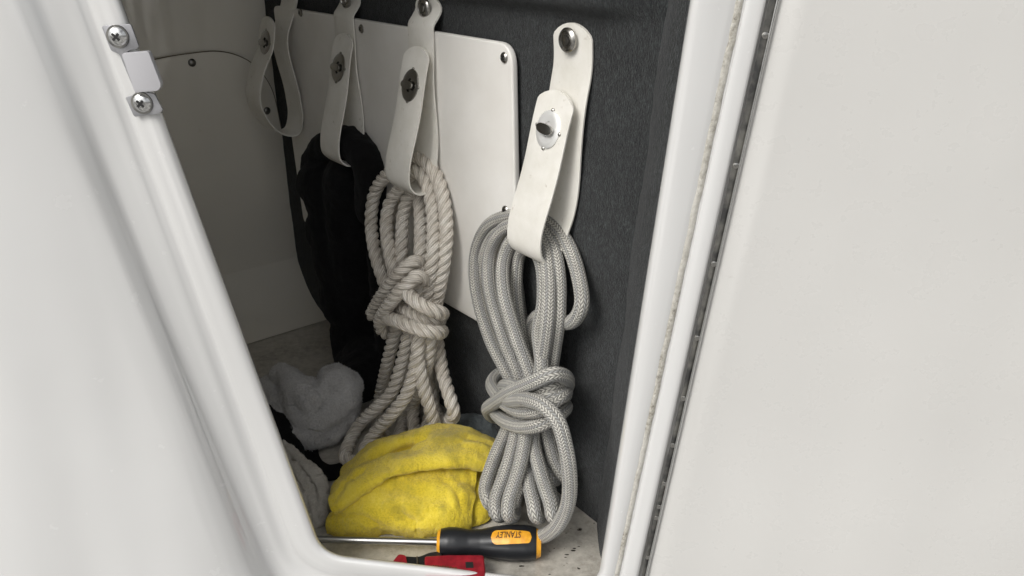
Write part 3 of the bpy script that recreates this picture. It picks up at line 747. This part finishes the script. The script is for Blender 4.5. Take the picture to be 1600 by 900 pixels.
# hanging bights
lro('rope_bight', [(630, 490, 52), (616, 525, 56), (606, 565, 58), (598, 600, 56), (592, 630, 50), (590, 665, 48), (600, 680, 40)])
lro('rope_bight', [(645, 490, 56), (637, 528, 62), (627, 570, 68), (612, 612, 78), (585, 640, 92), (560, 665, 104), (546, 692, 112), (540, 716, 116), (552, 722, 100)])
lro('rope_bight', [(655, 495, 56), (655, 530, 62), (648, 575, 70), (634, 618, 80), (610, 650, 94), (585, 678, 104), (570, 704, 110), (574, 726, 100)])
lro('rope_bight', [(668, 495, 46), (672, 530, 50), (668, 565, 52), (658, 600, 50), (645, 640, 46), (650, 690, 40)])
lro('rope_bight', [(676, 500, 30), (684, 540, 34), (692, 585, 38), (704, 625, 44), (709, 648, 44), (696, 657, 40), (682, 648, 38), (672, 610, 36), (664, 570, 34), (660, 520, 32)])
lro('rope_bight', [(652, 520, 60), (654, 565, 66), (662, 605, 66), (674, 645, 62), (682, 680, 58)])
lro('rope_bight', [(640, 520, 30), (640, 580, 34), (634, 640, 40), (622, 690, 40), (614, 720, 44)])
lro('rope_bight', [(656, 520, 26), (672, 580, 26), (676, 630, 28), (660, 690, 34)])

# ------------------------------------------------------------------ black fleece bundle
bpx = lambda pts: [onW(x, y, o/1000., .02) for x, y, o in pts]
blk = thing('fleece_bundle', 'limp jet black fleece bundle drooping from strap behind twisted rope', 'bundle')
soft_body('fleece', [
    (bpx([(500, 320, 32), (492, 280, 32), (500, 242, 30), (528, 224, 24), (556, 228, 20), (578, 262, 20), (582, 330, 18)]), [.018, .020, .020, .020, .021, .021, .020]),
    (bpx([(508, 290, 34), (512, 320, 36)]), [.036, .028]),
    (bpx([(512, 352, 38), (514, 366, 38)]), [.029, .029]),
    (bpx([(520, 398, 40), (526, 420, 40)]), [.027, .027]),
    (bpx([(530, 452, 40), (536, 480, 40)]), [.027, .027]),
    (bpx([(546, 520, 38), (552, 556, 36), (557, 600, 34)]), [.027, .026, .026]),
    (bpx([(540, 280, 28), (540, 350, 28), (546, 420, 30), (552, 500, 32)]), [.028, .026, .026, .026]),
    (bpx([(556, 300, 18), (552, 370, 20), (556, 450, 24), (562, 530, 26), (572, 590, 26)]), [.026, .028, .030, .030, .028]),
    (bpx([(590, 360, 12), (596, 430, 14), (606, 520, 14), (620, 590, 14)]), [.014, .016, .018, .022]),
], M['fleece'], blk, .003, 2, [(60, .002, False), (160, .001, False)])
# ------------------------------------------------------------------ things on the floor
def crease(o, lines, up=True, k_=1.0):
    me = o.data; n = len(me.vertices); co = np.zeros(n*3); no = np.zeros(n*3); me.vertices.foreach_get('co', co); me.vertices.foreach_get('normal', no)
    co = co.reshape(-1, 3); no = no.reshape(-1, 3); no = no*(np.sign(no[:, 2]+1e-9)[:, None] if up else 1.0); d = np.zeros(n)
    for pts, dep, wid in lines:
        P = catmull(np.array([onZ(x, y, z/1000.) for x, y, z in pts]), n=40); L = np.linspace(0, 1, 40)
        D = np.linalg.norm(co[:, None, :]-P[None], axis=2); k = D.argmin(1); dm = D.min(1)
        fade = np.sin(np.pi*np.clip(L[k], .04, .96))**.6
        d += fade*k_*dep/1000.*(np.exp(-(dm/(wid/1000.))**2) - .45*np.exp(-((dm-1.7*wid/1000.)/(wid/1000.))**2))
    co += no*d[:, None]; me.vertices.foreach_set('co', co.ravel()); me.update()
zp = lambda pts: [onZ(x, y, z/1000.) for x, y, z in pts]
towel = soft_body('terry_towel', [
    (zp([(440, 640, 20), (458, 668, 18), (482, 684, 16), (508, 680, 16), (532, 660, 20), (548, 632, 28)]), [.010, .011, .012, .012, .012, .011]),
    (zp([(446, 606, 38), (462, 634, 36), (484, 656, 32), (504, 656, 32), (524, 634, 40), (542, 604, 50)]), [.012, .013, .013, .014, .017, .017]),
    (zp([(520, 590, 58), (532, 600, 56), (540, 622, 44)]), [.015, .018, .016]),
    (zp([(438, 584, 58), (452, 592, 58), (468, 612, 54), (486, 632, 48)]), [.010, .013, .015, .013]),
    (zp([(482, 610, 50), (504, 622, 48), (516, 604, 54)]), [.014, .015, .014]),
    (zp([(420, 600, 44), (432, 622, 36), (446, 650, 24), (466, 682, 12)]), [.010, .012, .012, .009]),
    (zp([(430, 612, 20), (460, 640, 14), (500, 655, 12), (530, 640, 18)]), [.016, .02, .02, .018]),
], M['towel'], None, .0022, 1, [(38, .0030, True), (110, .0018, False), (300, .0010, False)])
tag(towel, 'crumpled white fluffy terry towel lying on floor by black bundle', 'towel')
rag = soft_body('white_rag', [
    (zp([(428, 682, 16), (450, 702, 16), (474, 726, 16), (496, 748, 15), (505, 768, 12), (504, 802, 8)]), [.0045, .005, .0055, .006, .006, .005]),
    (zp([(430, 700, 14), (452, 722, 15), (472, 748, 15), (488, 774, 12), (494, 806, 8)]), [.0042, .0046, .005, .005, .0045]),
    (zp([(434, 722, 12), (452, 746, 12), (470, 774, 11), (482, 808, 8)]), [.0042, .0046, .005, .0045]),
    (zp([(436, 745, 10), (452, 770, 10), (466, 800, 8)]), [.0042, .0046, .0042]),
    (zp([(440, 715, 4), (470, 750, 4), (490, 790, 3)]), [.005, .007, .005]),
    (zp([(499, 772, 6), (500, 800, 4), (498, 815, 3)]), [.008, .008, .006]),
], M['rag'], None, .0018, 1, [(70, .0020, True), (160, .0012, False), (420, .0006, False)])
tag(rag, 'folded off-white cotton rag wedged against the lip beside yellow cloth', 'rag')
dark = soft_body('black_cloth', [
    (zp([(398, 606, 20), (420, 634, 22), (442, 662, 20), (460, 688, 15), (468, 712, 9)]), [.014, .017, .016, .011, .007]),
    (zp([(404, 640, 16), (426, 676, 16), (450, 704, 11)]), [.014, .015, .009]),
], M['fleece'], None, .003, 2, [(45, .003, False)])
tag(dark, 'black cloth bunched on floor between white towel and white rag', 'cloth')
# black webbing curling over the floor
wp = catmull(np.array(zp([(484, 676, 6), (480, 698, 5), (481, 716, 4), (490, 730, 4), (508, 738, 4), (530, 736, 4), (552, 728, 4)])), step=.003)
T = np.gradient(wp, axis=0); T /= np.linalg.norm(T, axis=1)[:, None]; V = []; F = []
for i in range(len(wp)):
    sd = nrm(np.cross(T[i], UP)); hw = .0125
    V += [wp[i]-sd*hw+UP*.0012, wp[i]+sd*hw+UP*.0012, wp[i]+sd*hw-UP*.0012, wp[i]-sd*hw-UP*.0012]
for i in range(len(wp)-1):
    for k in range(4): F.append((i*4+k, i*4+(k+1) % 4, i*4+4+(k+1) % 4, i*4+4+k))
F += [(3, 2, 1, 0), tuple((len(wp)-1)*4+k for k in range(4))]
o = mesh('webbing_strap', V, F, M['webbing']); sharp(o, 50); tag(o, 'narrow black webbing curling over pale floor behind the yellow cloth', 'strap')
scrap = soft_body('grey_rag', [(zp([(716, 668, 14), (738, 664, 22), (752, 668, 20), (768, 684, 12)]), [.012, .013, .012, .010])], M['paleblue'], None, .002, 1, [(90, .002, True), (260, .0012, False)])
tag(scrap, 'small pale grey-blue rag peeping out behind the yellow cloth', 'rag')

crease(towel, [([(436, 606, 46), (462, 640, 38), (490, 664, 30), (512, 654, 33), (540, 618, 46)], -9, 4.5),
               ([(450, 592, 58), (472, 620, 54), (494, 642, 44)], -6, 3.5), ([(498, 596, 58), (512, 626, 48)], -6, 3.5),
               ([(452, 656, 26), (484, 676, 20), (520, 668, 22)], -6, 3.0), ([(432, 630, 36), (448, 662, 22)], -5, 3.0)], False)
crease(rag, [([(432, 694, 18), (464, 728, 18), (490, 764, 15), (499, 806, 10)], -6, 2.6), ([(434, 718, 16), (462, 754, 16), (482, 800, 11)], -6, 2.6),
             ([(438, 742, 13), (456, 768, 12), (470, 804, 10)], -5, 2.4), ([(470, 716, 19), (496, 742, 17), (508, 766, 13)], -4, 2.2)], False)
pile(towel, 30000, .0017, .00035, M['towel'], 1); pile(rag, 9000, .0011, .0003, M['rag'], 2)
# yellow microfibre cloth: one folded sheet
rowsY = [
    [(511, 833, 1), (535, 839, 1), (575, 837, 1), (610, 831, 1), (645, 838, 1), (682, 838, 1), (712, 834, 1), (733, 827, 1)],
    [(510, 824, 9), (538, 829, 11), (578, 824, 14), (612, 818, 16), (648, 822, 16), (684, 823, 16), (714, 820, 14), (735, 816, 10)],
    [(512, 808, 18), (543, 804, 24), (582, 794, 30), (618, 786, 34), (654, 784, 34), (690, 786, 32), (718, 788, 28), (738, 796, 20)],
    [(516, 800, 26), (548, 784, 33), (582, 766, 40), (620, 752, 44), (656, 746, 45), (694, 742, 43), (724, 744, 40), (743, 756, 30)],
    [(521, 799, 28), (550, 779, 36), (580, 758, 43), (616, 742, 47), (652, 733, 48), (690, 727, 47), (720, 726, 45), (744, 738, 37)],
    [(530, 794, 12), (560, 768, 18), (590, 744, 24), (622, 728, 28), (656, 720, 30), (694, 714, 30), (724, 714, 28), (750, 726, 22)],
    [(520, 800, 30), (548, 780, 39), (579, 759, 47), (614, 743, 53), (650, 734, 56), (690, 727, 57), (726, 726, 55), (766, 731, 46)],
    [(515, 788, 34), (543, 762, 43), (574, 742, 50), (610, 726, 56), (648, 716, 60), (690, 709, 62), (730, 708, 60), (772, 716, 48)],
    [(517, 770, 36), (540, 748, 45), (572, 728, 51), (606, 712, 50), (642, 704, 48), (686, 694, 62), (732, 692, 62), (777, 704, 47)],
    [(526, 752, 34), (545, 734, 43), (573, 713, 50), (606, 697, 54), (646, 688, 57), (686, 680, 63), (730, 679, 61), (778, 696, 42)],
    [(538, 732, 28), (556, 714, 38), (584, 694, 46), (613, 684, 52), (645, 676, 56), (680, 670, 58), (720, 669, 55), (762, 682, 38)],
    [(542, 738, 4), (566, 722, 4), (590, 706, 4), (620, 698, 4), (650, 690, 4), (684, 684, 4), (722, 684, 4), (764, 696, 4)],
]
def grid_surface(rows, nr, nc):
    C = np.array([[onZ(x, y, z/1000.) for x, y, z in r] for r in rows])
    C1 = np.stack([catmull(C[i], n=nc) for i in range(C.shape[0])])
    return np.stack([catmull(C1[:, j], n=nr) for j in range(nc)], 1)
G = grid_surface(rowsY, 150, 170); nr, nc = G.shape[:2]
V = G.reshape(-1, 3); F = [(i*nc+j, i*nc+j+1, (i+1)*nc+j+1, (i+1)*nc+j) for i in range(nr-1) for j in range(nc-1)]
base = len(V)
under = grid_surface([[(700, 822, 2), (728, 824, 2), (752, 818, 2), (764, 808, 2)], [(706, 800, 10), (736, 800, 14), (757, 796, 14), (766, 792, 6)], [(708, 770, 20), (738, 768, 24), (758, 766, 22), (768, 762, 10)], [(710, 738, 24), (742, 738, 30), (764, 736, 28), (776, 734, 10)]], 40, 40)
V = np.vstack([V, under.reshape(-1, 3)]); F += [(base+i*40+j, base+i*40+j+1, base+(i+1)*40+j+1, base+(i+1)*40+j) for i in range(39) for j in range(39)]
yc = mesh('yellow_cloth', V, F, M['yellow'])
displace(yc.data, [(20, .0018, True), (45, .0030, False), (80, .0014, False), (150, .0009, False), (500, .0007, False)])
crease(yc, [([(560, 728, 48), (600, 712, 50), (645, 700, 50), (672, 690, 54), (690, 676, 58)], -9, 6.5),
            ([(538, 806, 22), (562, 806, 26), (588, 818, 20), (604, 832, 8)], -5, 3.0),
            ([(585, 772, 38), (620, 764, 42), (660, 772, 40), (700, 780, 36)], -4, 7),
            ([(704, 700, 60), (732, 690, 60), (768, 704, 48)], -5, 4.5),
            ([(690, 745, 44), (712, 766, 38), (722, 800, 24)], -4.5, 3.5),
            ([(528, 784, 36), (548, 758, 44), (580, 738, 50)], -4, 3.5),
            ([(620, 800, 28), (650, 812, 20), (690, 808, 22)], -3.5, 4.0),
            ([(640, 724, 56), (690, 716, 58), (740, 716, 56)], 3, 6)], True, .65)
m = yc.modifiers.new('thick', 'SOLIDIFY'); m.thickness = .003; m.offset = 0
pile(yc, 60000, .0014, .00028, M['yellow'], 3)
tag(yc, 'rumpled bright yellow microfibre cloth with grey smudges on locker floor', 'cloth')

# screwdriver
drv = thing('screwdriver', 'screwdriver with black and amber handle lying before the yellow cloth', 'screwdriver')
ha, hb = onZ(684, 847, .0168), onZ(845, 849, .0168); ax = nrm(hb-ha); LH = np.linalg.norm(hb-ha)
tip = onZ(470, 842, .0168); sx = nrm(ha-tip)
side = nrm(np.cross(ax, UP)); upv = np.cross(side, ax)
def prof_r(t):
    pts = [(0, .0105), (.03, .0122), (.10, .0138), (.18, .0136), (.30, .0118), (.42, .0122), (.55, .0148), (.70, .0166), (.85, .0164), (.94, .0148), (1.0, .0125)]
    return float(np.interp(t, [p[0] for p in pts], [p[1] for p in pts]))
def surf(t, a, lift=0.0, flute=True):
    r = prof_r(t)
    if flute: r *= 1 - .05*max(0, math.cos(6*a))**2*min(1, max(0, (t-.35)/.2))*min(1, max(0, (.98-t)/.1))
    r += lift; return ha + ax*LH*t + r*(math.cos(a)*upv + math.sin(a)*side)
def handle_part(name, t0, t1, m, n=50, lift=0.0, flute=True, ns=60):
    V = []; F = []
    for i in range(n+1):
        t = t0+(t1-t0)*i/n
        for j in range(ns): V.append(surf(t, 2*math.pi*j/ns, lift, flute))
    for i in range(n):
        for j in range(ns): F.append((i*ns+j, i*ns+(j+1) % ns, (i+1)*ns+(j+1) % ns, (i+1)*ns+j))
    F += [tuple(range(ns))[::-1], tuple(n*ns+j for j in range(ns))]
    o = mesh(name, V, F, m, drv); sharp(o, 50); return o
handle_part('collar', 0, .03, M['yplastic'], 4, .0, False)
grip = handle_part('grip', .031, .955, M['blackgrip'])
handle_part('end_cap', .956, 1.0, M['yplastic'], 6, -.0005, False)
# amber inlay facing up and to the viewer
AI = None
vdir = nrm(CAM - (ha+hb)/2); AI = math.atan2(vdir.dot(side), vdir.dot(upv))
def inlay_pt(u, v, lift):      # u along 0..1, v -1..1
    return surf(.52+.39*u, AI + v, lift, False)
sgn = 1 if surf(.7, AI+.3).dot(np.array([0, 0, 1.])) > surf(.7, AI).dot(np.array([0, 0, 1.])) else -1
V = []; F = []; nu, nv = 30, 10
for i in range(nu+1):
    u = i/nu; hwid = .46*(1-.30*u)*min(1, math.sqrt(max(0, 1-(1-min(u, .16)/.16)**2)) + .001)*min(1, math.sqrt(max(0, 1-(1-min(1-u, .09)/.09)**2)) + .001)
    for j in range(nv+1): V.append(inlay_pt(u, sgn*(.34 + hwid*(2*j/nv-1)), .0006))
for i in range(nu):
    for j in range(nv): q = i*(nv+1)+j; F.append((q, q+1, q+nv+2, q+nv+1))
inlay = mesh('inlay', V, F, M['yplastic'], grip)
tc = bpy.data.curves.new('lettering', 'FONT'); tc.body = 'STANLEY'; tc.size = 1.0; tc.shear = .15; tc.offset = .012
to = bpy.data.objects.new('lettering_tmp', tc); col.objects.link(to); tm = evaluated(to); bpy.data.objects.remove(to)
bmt = bmesh.new(); bmt.from_mesh(tm); bmesh.ops.triangulate(bmt, faces=bmt.faces)
xs = [v.co.x for v in bmt.verts]; ys_ = [v.co.y for v in bmt.verts]; x0, x1, y0, y1 = min(xs), max(xs), min(ys_), max(ys_)
for v in bmt.verts:
    u = .12 + .62*(1-(v.co.x-x0)/(x1-x0)); vv_ = .44 + .36*(.5-(v.co.y-y0)/(y1-y0)); v.co = Vector(inlay_pt(u, sgn*vv_, .0011))
bmt.to_mesh(tm); bmt.free(); tm.name = 'lettering'; link('lettering', tm, M['print'], inlay, False)
lathe('shaft', [(0, .0031), (.004, .0033), (np.linalg.norm(ha-tip)+.004, .0033)], tip, sx, UP, M['shaft'], drv, 20)
# red tool
rt = thing('red_tool', 'small red and black plastic hand tool half hidden behind the lip', 'tool')
dn_ = np.array([0, 0, -1.0])
prism('body', rounded(zp([(663, 868, 20), (700, 866, 20), (756, 866, 20), (759, 896, 20), (748, 912, 20), (664, 906, 20)]), .003, 4), dn_*.0185, M['red'], rt, .0022, 3)
prism('head', rounded(zp([(611, 880, 17), (623, 865, 17), (634, 867, 17), (640, 900, 17), (612, 900, 17)]), .0025, 4), dn_*.0155, M['red'], rt, .0018, 3)
prism('grip', rounded(zp([(630, 869, 15), (654, 870, 15), (672, 863, 15), (690, 861, 15), (690, 905, 15), (634, 902, 15)]), .002, 3), dn_*.0135, M['blackgrip'], rt, .0016, 3)
prism('band', rounded(zp([(650, 869, 16), (653, 869, 16), (654, 902, 16), (651, 902, 16)]), .0004, 2), dn_*.012, M['tarnish'], rt, .0003, 1)
prism('window', rounded(zp([(727, 878, 20.4), (739, 878, 20.4), (740, 887, 20.4), (728, 887, 20.4)]), .0006, 3), dn_*.003, M['blackhole'], rt)
x = 676
while x < 714:
    wl = random.uniform(2.2, 4.0); hgt = random.uniform(3, 4.2); yb = 886 + (x-676)*.10
    prism('print_mark', zp([(x, yb-hgt, 20.25), (x+wl, yb-hgt+.3, 20.25), (x+wl, yb+.3, 20.25), (x, yb, 20.25)]), dn_*.001, M['print'], rt); x += wl + random.uniform(.8, 1.6)
# crumbs and scuffs on the floor
V = []; F = []
for k in range(34):
    x = random.uniform(700, 930); y = random.uniform(815, 905)
    if k < 12: x, y = random.choice([(896, 858), (905, 886), (905, 828), (884, 868), (815, 884), (800, 880)]); x += random.uniform(-3, 3); y += random.uniform(-3, 3)
    P = onZ(x, y, .0006); r = random.uniform(.00025, .0007)*(1.8 if k < 12 else 1); b0 = len(V); a0 = random.uniform(0, 6); el = random.uniform(1, 3)
    for j in range(5):
        a = a0+2*math.pi*j/5; V.append(P + np.array([math.cos(a)*r*el, math.sin(a)*r, 0]))
    V.append(P + UP*r*.8)
    for j in range(5): F.append((b0+j, b0+(j+1) % 5, b0+5))
o = mesh('floor_crumbs', V, F, M['crumb'], None, False); o['kind'] = 'stuff'; o['label'] = 'dark crumbs and grit scattered on the pale locker floor'; o['category'] = 'grit'
